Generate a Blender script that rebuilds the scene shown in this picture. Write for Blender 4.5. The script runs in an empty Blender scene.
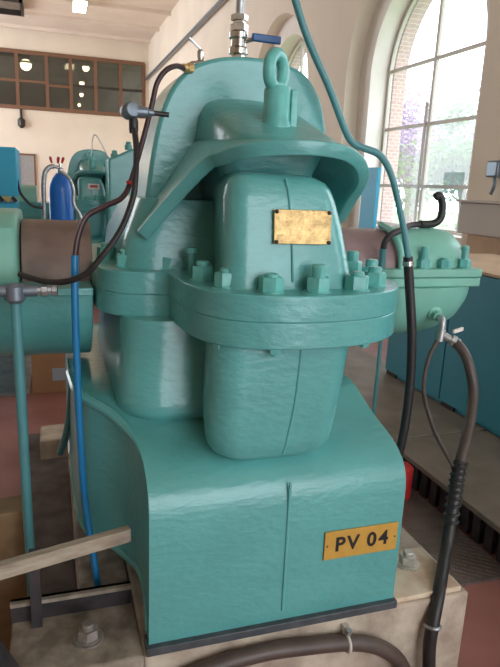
import bpy, bmesh, math, random
from mathutils import Vector, Matrix
random.seed(7)
scene = bpy.context.scene
COL = scene.collection
PI = math.pi

# ------------------------------------------------------------------ camera
def camera():
    p, y, r = [math.radians(a) for a in (13.73, 18.43, 2.48)]
    right = Vector((math.cos(y), -math.sin(y), 0))
    fwd = Vector((math.sin(y)*math.cos(p), math.cos(y)*math.cos(p), -math.sin(p)))
    down = fwd.cross(right)
    c, s = math.cos(r), math.sin(r)
    R0 = right*c - down*s
    D0 = right*s + down*c
    cd = bpy.data.cameras.new('camera')
    cd.sensor_fit = 'VERTICAL'; cd.sensor_height = 36; cd.lens = 600/667*36
    cd.clip_start = .02; cd.clip_end = 300
    o = bpy.data.objects.new('camera', cd); COL.objects.link(o)
    m = Matrix.Identity(4)
    for i, v in enumerate((R0, -D0, -fwd)):
        for k in range(3): m[k][i] = v[k]
    m.translation = Vector((0, 0, 1.65))
    o.matrix_world = m
    scene.camera = o
camera()

# ------------------------------------------------------------------ world, lights, exposure
w = bpy.data.worlds.new('sky'); scene.world = w; w.use_nodes = True
wn = w.node_tree.nodes; bg = wn['Background']
bg.inputs['Color'].default_value = (.88, .94, 1.0, 1); bg.inputs['Strength'].default_value = 4.6
vs = scene.view_settings
vs.view_transform = 'Standard'; vs.look = 'None'; vs.gamma = 1; vs.use_curve_mapping = False
vs.exposure = 0.22

WX = 4.5            # inner face of the window wall
YC0, BAY = 7.58, 4.9
SPRING = 3.35
CEIL = 7.9
def portal(loc, rot, sx, sy):      # guides sampling of the sky through an opening; emits nothing itself
    l = bpy.data.lights.new('window_portal', 'AREA'); l.shape = 'RECTANGLE'; l.size = sx; l.size_y = sy
    l.cycles.is_portal = True
    o = bpy.data.objects.new('window_portal', l); COL.objects.link(o); o.location = loc; o.rotation_euler = rot
for k in range(-2, 4): portal((WX+.5, YC0+BAY*k, 2.85), (0, math.radians(90), 0), 3.4, 2.4)
portal((2.4, -6.1, 2.9), (math.radians(90), 0, 0), 4.0, 5.8)  # unseen rear opening, added for fill light on the pump front
portal((-9, 23.5, CEIL/2), (0, math.radians(-90), 0), CEIL, 13)  # far left side, left unwalled so sky light reaches the end wall

# ------------------------------------------------------------------ helpers
class B:
    """a small mesh builder (world coordinates)"""
    def __init__(s): s.v = []; s.f = []
    def add(s, vs, fs):
        n = len(s.v); s.v += [tuple(v) for v in vs]; s.f += [tuple(i+n for i in f) for f in fs]; return s
    def box(s, a, b):
        x0, y0, z0 = a; x1, y1, z1 = b
        return s.add([(x0,y0,z0),(x1,y0,z0),(x1,y1,z0),(x0,y1,z0),(x0,y0,z1),(x1,y0,z1),(x1,y1,z1),(x0,y1,z1)],
                     [(0,3,2,1),(4,5,6,7),(0,1,5,4),(1,2,6,5),(2,3,7,6),(3,0,4,7)])
    def obox(s, c, dx, dy, dz, hx, hy, hz):
        c = Vector(c); ax = [Vector(d).normalized() for d in (dx, dy, dz)]
        vs = [c + ax[0]*(sx*hx) + ax[1]*(sy*hy) + ax[2]*(sz*hz) for sz in (-1,1) for sx, sy in ((-1,-1),(1,-1),(1,1),(-1,1))]
        return s.add(vs, [(0,3,2,1),(4,5,6,7),(0,1,5,4),(1,2,6,5),(2,3,7,6),(3,0,4,7)])
    def loft(s, rings, cap=True):
        n = len(rings[0]); vs = [p for r in rings for p in r]; fs = []
        for i in range(len(rings)-1):
            for j in range(n):
                a = i*n+j; b = i*n+(j+1) % n
                fs.append((a, b, b+n, a+n))
        if cap:
            fs.append(tuple(reversed(range(n)))); fs.append(tuple((len(rings)-1)*n+j for j in range(n)))
        return s.add(vs, fs)
    def prism(s, pts, a, b, axis='z'):
        def P(u, v, w): return {'z': (u, v, w), 'y': (u, w, v), 'x': (w, u, v)}[axis]
        return s.loft([[P(u, v, a) for u, v in pts], [P(u, v, b) for u, v in pts]])
    def lathe(s, base, axis, prof, n=20):
        base = Vector(base); axis = Vector(axis).normalized()
        u = axis.orthogonal().normalized(); v = axis.cross(u)
        return s.loft([[base + axis*h + (u*math.cos(2*PI*k/n) + v*math.sin(2*PI*k/n))*max(r, 1e-4) for k in range(n)] for r, h in prof])
    def cyl(s, a, b, r, n=16):
        a = Vector(a); b = Vector(b)
        return s.lathe(a, b-a, [(r, 0), (r, (b-a).length)], n)
    def tube(s, pts, r, n=12, sub=8, smooth=True):
        P = [Vector(p) for p in pts]
        if smooth and len(P) > 2: P = catmull(P, sub)
        t0 = (P[1]-P[0]).normalized(); u = t0.orthogonal().normalized(); rings = []
        for i, p in enumerate(P):
            t = (P[min(i+1, len(P)-1)] - P[max(i-1, 0)]).normalized()
            u = (u - t*u.dot(t)).normalized(); v = t.cross(u)
            rr = r(i/(len(P)-1)) if callable(r) else r
            rings.append([p + (u*math.cos(2*PI*k/n) + v*math.sin(2*PI*k/n))*rr for k in range(n)])
        return s.loft(rings)
    def torus(s, c, axis, R, r, n=32, m=12, sx=1, up=None):
        axis = Vector(axis).normalized(); up = Vector(up or (0, 0, 1)); u = axis.cross(up).normalized(); c = Vector(c)
        vs = []; fs = []
        for i in range(n):
            a = 2*PI*i/n; d = u*(math.cos(a)*sx) + up*math.sin(a)
            dn = (u*math.cos(a) + up*math.sin(a)).normalized()
            for j in range(m):
                b = 2*PI*j/m; vs.append(c + d*R + dn*(math.cos(b)*r) + axis*(math.sin(b)*r))
        for i in range(n):
            for j in range(m):
                fs.append((i*m+j, ((i+1) % n)*m+j, ((i+1) % n)*m+(j+1) % m, i*m+(j+1) % m))
        return s.add(vs, fs)
    def sphere(s, c, r, n=12, sz=1):
        return s.lathe((c[0], c[1], c[2]-r*sz), (0, 0, 1), [(r*math.sin(PI*k/n), (1-math.cos(PI*k/n))*r*sz) for k in range(n+1)], n*2)

def catmull(P, sub=8, closed=False):
    out = []; n = len(P); P = [Vector(p) for p in P]
    rng = range(n) if closed else range(n-1)
    for i in rng:
        if closed: p0, p1, p2, p3 = P[i-1], P[i], P[(i+1) % n], P[(i+2) % n]
        else: p0, p1, p2, p3 = P[max(i-1, 0)], P[i], P[i+1], P[min(i+2, n-1)]
        for k in range(sub):
            t = k/sub
            out.append(.5*((2*p1) + (p2-p0)*t + (2*p0-5*p1+4*p2-p3)*t*t + (3*p1-p0-3*p2+p3)*t**3))
    if not closed: out.append(P[-1])
    return out

def rrect(x0, x1, y0, y1, r, n=8):
    pts = []
    for cx, cy, a0 in ((x1-r, y0+r, -90), (x1-r, y1-r, 0), (x0+r, y1-r, 90), (x0+r, y0+r, 180)):
        for k in range(n+1):
            a = math.radians(a0+90*k/n); pts.append((cx+r*math.cos(a), cy+r*math.sin(a)))
    return pts

def mesh_of(name, b, mat, origin=(0, 0, 0), sharp=35):
    me = bpy.data.meshes.new(name); ox, oy, oz = origin
    me.from_pydata([(x-ox, y-oy, z-oz) for x, y, z in b.v], [], b.f)
    bm = bmesh.new(); bm.from_mesh(me); bmesh.ops.remove_doubles(bm, verts=bm.verts, dist=1e-5)
    bmesh.ops.recalc_face_normals(bm, faces=bm.faces); bm.to_mesh(me); bm.free()
    me.materials.append(mat)
    if sharp:
        me.polygons.foreach_set('use_smooth', [True]*len(me.polygons)); me.set_sharp_from_angle(angle=math.radians(sharp))
    return me

def tag(o, label, cat, group=None):
    o['label'] = label; o['category'] = cat
    if group: o['group'] = group
    return o
def obj(name, b, mat, parent=None, bevel=0, seg=3, sharp=35, solid=0, label=None, origin=None):
    if parent is not None:
        org = Vector(parent['org'])
    else: org = Vector(origin) if origin else Vector((0, 0, 0))
    if parent is None and origin is None:      # origin at the thing's base
        n = len(b.v); xs = [v[0] for v in b.v]; ys = [v[1] for v in b.v]
        org = Vector((sum(xs)/n, sum(ys)/n, min(v[2] for v in b.v)))
    o = bpy.data.objects.new(name, mesh_of(name, b, mat, org, sharp)); COL.objects.link(o)
    if parent is not None: o.parent = parent
    else: o.location = org
    o['org'] = tuple(org)
    if solid:
        m = o.modifiers.new('solid', 'SOLIDIFY'); m.thickness = solid; m.offset = -1
    if bevel:
        m = o.modifiers.new('bevel', 'BEVEL'); m.width = bevel; m.segments = seg; m.limit_method = 'ANGLE'; m.angle_limit = math.radians(40)
    if label: o['label'] = label
    return o
def thing(name, loc, label, cat, group=None):
    o = bpy.data.objects.new(name, None); COL.objects.link(o); o.location = loc; o.empty_display_size = .1
    o['org'] = tuple(loc)
    return tag(o, label, cat, group)
def struct(name, b, mat, parent=None, **k):
    o = obj(name, b, mat, parent, **k)
    if parent is None: o['kind'] = 'structure'
    return o
def copy_tree(o, off, skip=(), parent=None):
    c = o.copy(); COL.objects.link(c)
    if parent is None: c.location = Vector(o.location)+Vector(off); c['org'] = tuple(Vector(o['org'])+Vector(off))
    else: c.parent = parent
    for ch in list(o.children):
        if ch.name.split('.')[0] in skip: continue
        copy_tree(ch, off, skip, c)
    return c

# ------------------------------------------------------------------ materials
MATS = {}
def mat(name, col, rough=.5, metal=0, var=.0, vscale=6, bump=0, bscale=60, col2=None, spec=.5, coat=0, emit=None, detail=4, stretch=(1, 1, 1)):
    m = bpy.data.materials.new(name); m.use_nodes = True; nt = m.node_tree; N = nt.nodes; L = nt.links
    p = N['Principled BSDF']
    p.inputs['Roughness'].default_value = rough; p.inputs['Metallic'].default_value = metal
    p.inputs['Specular IOR Level'].default_value = spec; p.inputs['Coat Weight'].default_value = coat
    p.inputs['Coat Roughness'].default_value = .15
    c = (*col, 1); p.inputs['Base Color'].default_value = c
    tc = N.new('ShaderNodeTexCoord'); mp = N.new('ShaderNodeMapping'); mp.inputs['Scale'].default_value = stretch
    L.new(tc.outputs['Object'], mp.inputs['Vector'])
    if var or col2:
        nz = N.new('ShaderNodeTexNoise'); nz.inputs['Scale'].default_value = vscale; nz.inputs['Detail'].default_value = detail
        L.new(mp.outputs['Vector'], nz.inputs['Vector'])
        rp = N.new('ShaderNodeValToRGB'); rp.color_ramp.elements[0].position = .35; rp.color_ramp.elements[1].position = .65
        d = col2 or tuple(min(1, x*(1+var)) for x in col)
        a = col if col2 else tuple(x*(1-var) for x in col)
        rp.color_ramp.elements[0].color = (*a, 1); rp.color_ramp.elements[1].color = (*d, 1)
        L.new(nz.outputs['Fac'], rp.inputs['Fac']); L.new(rp.outputs['Color'], p.inputs['Base Color'])
    if bump:
        n2 = N.new('ShaderNodeTexNoise'); n2.inputs['Scale'].default_value = bscale; n2.inputs['Detail'].default_value = 3
        L.new(mp.outputs['Vector'], n2.inputs['Vector'])
        bp = N.new('ShaderNodeBump'); bp.inputs['Strength'].default_value = bump; bp.inputs['Distance'].default_value = .004
        L.new(n2.outputs['Fac'], bp.inputs['Height']); L.new(bp.outputs['Normal'], p.inputs['Normal'])
    if emit:
        p.inputs['Emission Color'].default_value = c; p.inputs['Emission Strength'].default_value = emit
    MATS[name] = m
    return m
TEAL = (.115, .40, .385)
M_teal = mat('teal_paint', TEAL, .28, var=.07, vscale=5, bump=.8, bscale=34, coat=.3, stretch=(.8, 1, 1.6))
M_teal2 = mat('teal_paint_smooth', (.085, .27, .29), .35, var=.05, vscale=8, bump=.12, bscale=50)
M_palegreen = mat('pale_green_paint', (.22, .52, .42), .35, var=.06, vscale=6, bump=.15, bscale=30)
M_nut = mat('nut_paint', (.14, .47, .43), .3, var=.12, vscale=25, bump=.15, bscale=80)
M_brown = mat('brown_guard_paint', (.23, .155, .125), .5, var=.2, vscale=9, bump=.12, bscale=25)
M_pink = mat('mauve_guard_paint', (.30, .20, .20), .4, var=.1, vscale=7)
M_brass = mat('brass_plate', (.62, .42, .18), .35, .6, var=.25, vscale=40, bump=.9, bscale=110)
M_bolt = mat('dark_steel', (.06, .05, .045), .45, .6)
M_steel = mat('chrome', (.62, .60, .56), .22, 1, var=.15, vscale=20)
M_gal = mat('galvanised', (.45, .46, .46), .4, .8, var=.2, vscale=25)
M_yellow = mat('yellow_plate', (.58, .33, .06), .45, var=.06, vscale=30)
M_black = mat('black_letters', (.012, .012, .012), .5)
M_rubber = mat('black_rubber', (.022, .020, .020), .45, var=.2, vscale=15, bump=.1, bscale=60)
M_hose = mat('brown_hose', (.085, .06, .05), .42, var=.15, vscale=12)
M_cable = mat('purple_brown_cable', (.055, .022, .026), .4)
M_bluehose = mat('blue_hose', (.012, .2, .45), .35)
M_bluehandle = mat('blue_handle', (.025, .10, .28), .4)
M_bluepaint = mat('cabinet_blue', (.035, .25, .33), .45, var=.05, vscale=3)
M_cyan = mat('cyan_cabinet', (.03, .40, .62), .45)
M_cylblue = mat('cylinder_blue', (.015, .17, .62), .3)
M_conc = mat('plinth_concrete', (.60, .51, .40), .85, col2=(.36, .28, .22), vscale=9, bump=.8, bscale=40, detail=8)
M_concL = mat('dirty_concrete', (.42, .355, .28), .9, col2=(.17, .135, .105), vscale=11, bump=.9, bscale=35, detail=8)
M_wood = mat('weathered_timber', (.46, .39, .30), .85, col2=(.30, .24, .18), vscale=14, bump=.5, bscale=50, stretch=(.25, 3, 3))
M_wood2 = mat('tan_board', (.58, .42, .27), .7, var=.1, vscale=3)
M_iron = mat('dark_iron', (.05, .042, .045), .6, .3, var=.3, vscale=14, bump=.3, bscale=60)
M_grey = mat('grey_sole_metal', (.085, .095, .105), .5, .3, var=.2, vscale=20)
M_wall = mat('cream_plaster', (.80, .71, .585), .9, var=.04, vscale=.8, bump=.1, bscale=6)
M_wall2 = mat('niche_plaster', (.78, .70, .6), .9, var=.03, vscale=1)
M_white = mat('white_reveal', (.88, .83, .76), .8, var=.03, vscale=2)
M_ceil = mat('ceiling_boards', (.78, .69, .58), .9, var=.05, vscale=.7)
M_frame = mat('brown_window_frame', (.20, .10, .055), .6)
M_wframe = mat('white_window_frame', (.62, .56, .50), .5)
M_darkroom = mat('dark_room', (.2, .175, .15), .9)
M_lamp_glint = mat('lamp_tube', (1, .86, .55), .5, emit=7)
M_red = mat('red_paint', (.50, .03, .025), .4)
M_card = mat('cardboard', (.42, .25, .13), .85, var=.06, vscale=4)
M_tape = mat('box_label_print', (.42, .50, .58), .6)
M_plat = mat('platform_plate', (.26, .22, .18), .6, .2, var=.15, vscale=5)
M_ledge = mat('grey_white_paint', (.60, .57, .52), .7, var=.03, vscale=2)
M_gunmetal = mat('instrument_grey', (.19, .23, .27), .35, .5)
M_leaf = mat('green_leaf', (.10, .22, .05), .6, var=.3, vscale=2)
M_purple = mat('purple_blossom', (.36, .24, .46), .7, var=.2, vscale=2)
M_bark = mat('bark', (.16, .11, .08), .9)
M_grass = mat('lawn', (.16, .28, .08), .9, var=.2, vscale=1)

def glass(name, tint, alpha):
    m = bpy.data.materials.new(name); m.use_nodes = True; nt = m.node_tree; N = nt.nodes; L = nt.links
    out = N['Material Output']; N.remove(N['Principled BSDF'])
    tr = N.new('ShaderNodeBsdfTransparent'); tr.inputs['Color'].default_value = (*tint, 1)
    gl = N.new('ShaderNodeBsdfGlossy'); gl.inputs['Roughness'].default_value = .05
    mx = N.new('ShaderNodeMixShader'); mx.inputs[0].default_value = .07
    L.new(tr.outputs[0], mx.inputs[1]); L.new(gl.outputs[0], mx.inputs[2])
    if alpha:       # dust film on the pane scatters a little light
        df = N.new('ShaderNodeBsdfTranslucent'); df.inputs['Color'].default_value = (.9, .88, .86, 1)
        m2 = N.new('ShaderNodeMixShader'); m2.inputs[0].default_value = alpha
        L.new(mx.outputs[0], m2.inputs[1]); L.new(df.outputs[0], m2.inputs[2]); L.new(m2.outputs[0], out.inputs[0])
    else: L.new(mx.outputs[0], out.inputs[0])
    return m
M_glass = glass('dusty_window_glass', (.97, .98, 1), .06)
M_dglass = glass('dim_interior_glass', (.62, .62, .58), .05)

def floor_mat():
    m = mat('red_floor_paint', (.30, .118, .098), .45, col2=(.38, .165, .14), vscale=3.5, bump=.15, bscale=30, detail=8)
    return m
M_floor = floor_mat()
def brick_mat():
    m = mat('brick', (.45, .25, .2), .85); nt = m.node_tree; N = nt.nodes; L = nt.links
    tc = N['Texture Coordinate']; sp = N.new('ShaderNodeSeparateXYZ'); mp = N.new('ShaderNodeCombineXYZ'); adx = N.new('ShaderNodeMath'); L.new(tc.outputs['Object'], sp.inputs[0])
    b = N.new('ShaderNodeTexBrick'); b.inputs['Scale'].default_value = 4.5
    b.inputs['Color1'].default_value = (.5, .29, .24, 1); b.inputs['Color2'].default_value = (.42, .24, .2, 1); b.inputs['Mortar'].default_value = (.6, .52, .45, 1)
    L.new(sp.outputs[0], adx.inputs[0]); L.new(sp.outputs[1], adx.inputs[1]); L.new(adx.outputs[0], mp.inputs[0]); L.new(sp.outputs[2], mp.inputs[1]); L.new(mp.outputs[0], b.inputs['Vector']); L.new(b.outputs['Color'], N['Principled BSDF'].inputs['Base Color'])
    return m
M_brick = brick_mat()
def checker_mat():
    m = mat('checker_plate_steel', (.30, .25, .23), .33, .7, var=.25, vscale=5); nt = m.node_tree; N = nt.nodes; L = nt.links
    tc = N['Texture Coordinate']
    mp = N.new('ShaderNodeMapping'); mp.inputs['Rotation'].default_value = (0, 0, math.radians(40))
    v = N.new('ShaderNodeTexBrick'); v.inputs['Scale'].default_value = 9; v.inputs['Mortar Size'].default_value = .075; v.inputs['Mortar Smooth'].default_value = .4
    v.inputs['Brick Width'].default_value = .62; v.inputs['Row Height'].default_value = .26
    L.new(tc.outputs['Object'], mp.inputs[0]); L.new(mp.outputs[0], v.inputs['Vector'])
    bp = N.new('ShaderNodeBump'); bp.inputs['Strength'].default_value = .9; bp.inputs['Distance'].default_value = .005; bp.invert = True
    L.new(v.outputs['Fac'], bp.inputs['Height']); L.new(bp.outputs['Normal'], N['Principled BSDF'].inputs['Normal'])
    return m
M_check = checker_mat()

# ================================================================== THE HALL
struct('floor', B().box((-9, -6, -.2), (WX+.2, 30.3, 0)), M_floor)
struct('ceiling', B().box((-9, -6, CEIL), (5.6, 30.3, CEIL+.2)), M_ceil)
struct('wall_left', B().box((-9.3, -6, 0), (-9, 17, CEIL)), M_wall)  # stops short: the unseen far side is left open to light the hall
struct('wall_rear', B().box((-9.3, -6.3, 0), (.4, -6, CEIL)).box((4.4, -6.3, 0), (5.6, -6, CEIL)).box((.4, -6.3, 5.8), (4.4, -6, CEIL)), M_wall)     # unseen opening added behind the camera to light the pump front
nb = 0
for y in (29.6, 27.2, 24.6, 22.0, 19.4, 16.8, 14.2):
    nb += 1
    struct('trim_%d' % nb, B().box((-9, y-.08, CEIL-.13), (WX, y+.08, CEIL)), M_ceil)

def wall_with_arches(name, holes, x0, x1, y0, y1, z0, z1, m):
    cu = bpy.data.curves.new(name, 'CURVE'); cu.dimensions = '2D'; cu.fill_mode = 'BOTH'; cu.extrude = (x1-x0)/2
    def spl(pts):
        s = cu.splines.new('POLY'); s.points.add(len(pts)-1); s.use_cyclic_u = True
        for i, (u, v) in enumerate(pts): s.points[i].co = (u, v, 0, 1)
    spl([(y0, z0), (y1, z0), (y1, z1), (y0, z1)])
    for h in holes: spl(h)
    t = bpy.data.objects.new('tmp', cu); COL.objects.link(t)
    dg = bpy.context.evaluated_depsgraph_get(); dg.update()
    me = bpy.data.meshes.new_from_object(t.evaluated_get(dg)); bpy.data.objects.remove(t)
    me.transform(Matrix(((0, 0, 1, (x0+x1)/2), (1, 0, 0, 0), (0, 1, 0, 0), (0, 0, 0, 1))))
    me.materials.clear(); me.materials.append(m)
    o = bpy.data.objects.new(name, me); COL.objects.link(o); o['kind'] = 'structure'; o['org'] = (0, 0, 0)
    return o
def arch(yc, hw, sill, n=28):
    pts = [(yc-hw, sill), (yc+hw, sill)]
    return pts + [(yc+hw*math.cos(PI*k/n), SPRING+hw*math.sin(PI*k/n)) for k in range(n+1)]
bays = [YC0+BAY*k for k in range(-2, 5)]
bays = [y for y in bays if y < 29]
wall_with_arches('wall_right', [arch(y, 1.68, .02) for y in bays], WX, WX+.25, -6, 30, 0, CEIL, M_wall)
wall_with_arches('wall_right_niche', [arch(y, 1.33, 1.15) for y in bays], WX+.25, WX+.55, -6, 30, 0, CEIL, M_white)
wall_with_arches('wall_right_outer', [arch(y, 1.27, 1.15) for y in bays], WX+.62, WX+.84, -6, 30, 0, CEIL, M_brick)

def window(n, yc):
    x = WX+.57; s = 1.15; hw = 1.33
    root = bpy.data.objects.new('window_%d' % n, None); COL.objects.link(root); root.location = (x, yc, s)
    root['kind'] = 'structure'; root['org'] = (x, yc, s)
    outer = arch(yc, hw, s); inner = [(yc+(u-yc)*.955, v if v > s+.01 else s+.05) for u, v in outer]
    inner = [(u, SPRING+(v-SPRING)*.955 if v > SPRING else v) for u, v in inner]
    b = B(); N = len(outer)
    vs = [(x-.03, u, v) for u, v in outer]+[(x-.03, u, v) for u, v in inner]+[(x+.03, u, v) for u, v in outer]+[(x+.03, u, v) for u, v in inner]
    fs = []
    for i in range(N):
        j = (i+1) % N
        fs += [(i, j, N+j, N+i), (2*N+i, 3*N+i, 3*N+j, 2*N+j), (N+i, N+j, 3*N+j, 3*N+i), (i, 2*N+i, 2*N+j, j)]
    b.add(vs, fs); obj('frame', b, M_wframe, root)
    ys = (yc-.40, yc+.08); zs = (1.76, 2.61, 3.46)
    def top(y): return SPRING+math.sqrt(max(0, hw*hw-(y-yc)**2)) - .03
    for y in (yc+.08,):
        obj('mullion', B().box((x-.025, y-.03, s), (x+.025, y+.03, top(y))), M_wframe, root)
        obj('casement_bar', B().box((x-.05, y+.05, s), (x-.02, y+.085, 2.9)), M_wframe, root)
    for z in zs:
        hwz = hw if z < SPRING else math.sqrt(hw*hw-(z-SPRING)**2)
        obj('glazing_bar', B().box((x-.02, yc-hwz+.02, z-.022), (x+.02, yc+hwz-.02, z+.022)), M_wframe, root)
    # panes: one between each pair of bars
    zb = [s]+list(zs)+[SPRING+hw]
    for i in range(4):
        for a, c in ((yc-hw, yc+.08), (yc+.08, yc+hw)):
            pts = []
            z0, z1 = zb[i], zb[i+1]; K = 12
            lo = []; hi = []
            for k in range(K+1):
                y = a+(c-a)*k/K; zt = min(z1, top(y)+.02)
                lo.append((y, z0)); hi.append((y, max(zt, z0+.002)))
            pts = lo+hi[::-1]
            obj('pane', B().prism(pts, x-.003, x+.003, 'x'), M_glass, root, sharp=0)
    return root
for i, y in enumerate(bays): window(i+2, y)

# far end wall with the strip of brown framed office windows
WY = 30.0; wx0, wx1, wz0, wz1 = -6.2, 4.30, 4.62, 6.95
b = B(); b.box((-9, WY, 0), (5.5, WY+.3, wz0)).box((-9, WY, wz1), (5.5, WY+.3, CEIL)).box((-9, WY, wz0), (wx0, WY+.3, wz1)).box((wx1, WY, wz0), (5.5, WY+.3, wz1))
struct('wall_back', b, M_wall, sharp=0)
root = bpy.data.objects.new('window_1', None); COL.objects.link(root); root.location = (0, WY, wz0); root['kind'] = 'structure'; root['org'] = (0, WY, wz0)
xs = [4.27, 3.20, 2.09, 1.01, -.01, -1.25, -2.35, -3.45, -4.55, -5.6]
b = B(); b.box((wx0, WY-.06, wz0-.06), (wx1, WY+.1, wz0+.1)).box((wx0, WY-.06, wz1-.1), (wx1, WY+.1, wz1+.06))
obj('frame', b, M_frame, root)
for x in xs: obj('mullion', B().box((x-.07, WY-.05, wz0), (x+.07, WY+.09, wz1)), M_frame, root)
for i in range(len(xs)-1):
    x1, x0 = xs[i], xs[i+1]; zm = 5.75 if i != 3 else 5.65
    obj('rail', B().box((x0, WY-.03, zm-.05), (x1, WY+.07, zm+.05)), M_frame if i in (3, 4, 5) else M_bolt, root)
    for z0, z1 in ((wz0, zm), (zm, wz1)):
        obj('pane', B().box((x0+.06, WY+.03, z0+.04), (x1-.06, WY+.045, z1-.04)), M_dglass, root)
# the office behind the panes
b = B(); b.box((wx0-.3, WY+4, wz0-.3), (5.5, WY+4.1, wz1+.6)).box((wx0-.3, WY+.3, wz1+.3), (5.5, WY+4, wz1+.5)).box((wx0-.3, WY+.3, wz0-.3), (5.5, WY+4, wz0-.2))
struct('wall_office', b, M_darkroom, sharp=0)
for x, y, z, s, lb in ((-.9, WY+1.2, 6.6, .25, 'largest glowing lamp behind the left office panes'), (1.75, WY+1.4, 6.75, .16, 'topmost lamp of the column glowing behind the middle office panes'),
                       (1.6, WY+2.4, 6.2, .12, 'second lamp from the top behind the middle office panes'), (1.6, WY+3, 5.75, .1, 'third lamp from the top behind the middle office panes'), (1.5, WY+3.4, 5.3, .08, 'lowest and smallest lamp behind the middle office panes')):
    t = thing('office_lamp', (x, y, z), lb, 'lamp', 'lamps in the office behind the panes')  # light reflections in the panes, built as glowing balls behind the glass
    obj('shade', B().lathe((x, y, z+.06), (0, 0, 1), [(s*1.3, 0), (s*.8, .1), (.02, .16)], 12), M_gal, t)
    obj('bulb', B().sphere((x, y, z), s, 8), M_lamp_glint, t)
t = thing('wall_lamp', (-1.15, WY-.05, 3.9), 'small dark lantern fixed to the cream end wall below the office panes', 'lamp')
obj('bracket', B().box((-1.2, WY-.12, 4.15), (-1.1, WY, 4.55)), M_bolt, t)
obj('lantern', B().lathe((-1.15, WY-.15, 3.75), (0, 0, 1), [(.05, 0), (.16, .1), (.16, .35), (.05, .45)], 10), M_bolt, t)
d = struct('door_1', B().box((-1.30, WY-.06, 0), (-.70, WY+.02, 2.6)), M_gal)
obj('door_frame', B().box((-1.38, WY-.10, 0), (-1.30, WY, 2.68)).box((-.70, WY-.10, 0), (-.62, WY, 2.68)).box((-1.38, WY-.10, 2.60), (-.62, WY, 2.68)), M_frame, d)
struct('door_2', B().box((3.6, WY-.06, 1.0), (4.35, WY+.02, 3.3)), M_white)

# ceiling lamp and dark ceiling hatch
t = thing('ceiling_lamp', (1.22, 23.9, CEIL-.45), 'lit yellowish ceiling lamp hanging near the end wall', 'lamp')
obj('housing', B().box((.92, 23.2, CEIL-.36), (1.44, 24.6, CEIL-.26)).cyl((1.22, 23.9, CEIL-.26), (1.22, 23.9, CEIL), .02), M_gal, t)
obj('tube_light', B().box((.95, 23.25, CEIL-.42), (1.39, 24.55, CEIL-.36)), M_lamp_glint, t)
t = thing('ceiling_vent', (-1.6, 25.7, CEIL-.3), 'dark framed vent box on the ceiling in the top left corner', 'vent')
obj('frame', B().box((-3.0, 24.7, CEIL-.3), (-.75, 24.8, CEIL-.02)).box((-3.0, 26.6, CEIL-.3), (-.75, 26.7, CEIL-.02)).box((-.85, 24.7, CEIL-.3), (-.75, 26.7, CEIL-.02)), M_bolt, t)
obj('panel', B().box((-3.0, 24.8, CEIL-.12), (-.85, 26.6, CEIL-.02)), M_plat, t)
tag(obj('conduit_pipe', B().cyl((WX-.12, 9, 6.3), (WX-.12, 29.9, 6.3), .065, 12), M_gunmetal), 'long dark conduit pipe running high along the window wall', 'pipe')

# ------------------------------------------------------------------ right hand side of the hall
struct('floor_checker_plate', B().box((1.30, 1.86, 0), (1.905, 6.0, .012)), M_check)
struct('floor_plinth', B().box((.21, 1.462, 0), (1.325, 3.3, .325)), M_conc, bevel=.01)
struct('floor_plinth_left', B().prism([(-.16, 1.462), (.21, 1.462), (.21, 3.3), (.045, 3.3), (.045, 1.76), (-.16, 1.76)], 0, .325), M_concL, bevel=.01)  # left part in a darker concrete than the main plinth
# raised platform with top plates and a slatted front
t = thing('step_platform', (2.2, 3, 0), 'low raised steel platform with slatted front beside the blue cabinet', 'platform')
for y0, y1 in ((.9, 2.94), (2.95, 5.0)):
    obj('deck_plate', B().box((1.88, y0, .17), (2.75, y1-.008, .2)), M_plat, t, bevel=.004)
for i in range(46):
    y = .95+i*.09
    obj('slat', B().box((1.925, y, 0), (1.95, y+.05, .17)), M_iron, t)
obj('back_board', B().box((2.0, .9, 0), (2.02, 5.0, .17)), M_bolt, t)
# long blue cabinet
t = thing('blue_cabinet', (2.95, 3, .2), 'long teal blue metal cabinet standing on the raised platform', 'cabinet')
yb = [4.17, 3.42, 2.35, 1.3]
obj('body', B().box((2.6, 1.3, .2), (3.5, 4.16, 1.17)), M_bluepaint, t, bevel=.01)
obj('top_board', B().box((2.57, 1.28, 1.171), (3.5, 4.18, 1.19)), M_wood2, t, bevel=.004)
for i in range(3):
    obj('panel', B().box((2.578, yb[i+1]+.006, .235), (2.602, yb[i]-.006, 1.165)), M_bluepaint, t, bevel=.004)
    obj('foot', B().box((2.585, yb[i]-.16, .2), (2.60, yb[i]-.02, .24)), M_bolt, t)
# pillar-side ledge and tan board right of the window
t = thing('wall_cupboard', (4.0, 4, 0), 'grey white ledge with a tan wooden front against the window wall', 'cupboard')
obj('ledge', B().box((4.30, 1.0, 1.25), (4.499, 5.75, 1.585)), M_ledge, t, bevel=.01)
obj('top_board', B().box((4.26, 1.0, 1.585), (4.499, 5.78, 1.61)), M_ledge, t, bevel=.004)
obj('wooden_front', B().box((4.33, 1.0, 0), (4.499, 5.6, 1.25)), M_wood2, t, bevel=.004)
t = thing('wall_switch', (4.38, 5.33, 1.75), 'small blue grey tap fixture mounted on the pillar at the right edge', 'fixture')
obj('box', B().box((4.36, 5.30, 1.85), (4.499, 5.48, 2.02)), M_gunmetal, t, bevel=.02)
obj('spout', B().tube([(4.40, 5.38, 1.87), (4.40, 5.36, 1.78), (4.40, 5.40, 1.68)], .018), M_gunmetal, t)
tag(obj('blue_board', B().box((4.35, 7.72, 0), (4.40, 8.15, 1.99)), M_cyan), 'bright cyan blue board leaning before the arched window', 'board')
tag(obj('red_pipe_stub', B().lathe((1.80, 2.62, .012), (0, 0, 1), [(.055, 0), (.055, .17), (.035, .19)], 14), M_red), 'short red pipe end on the chequered floor behind the pump base', 'pipe')
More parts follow.
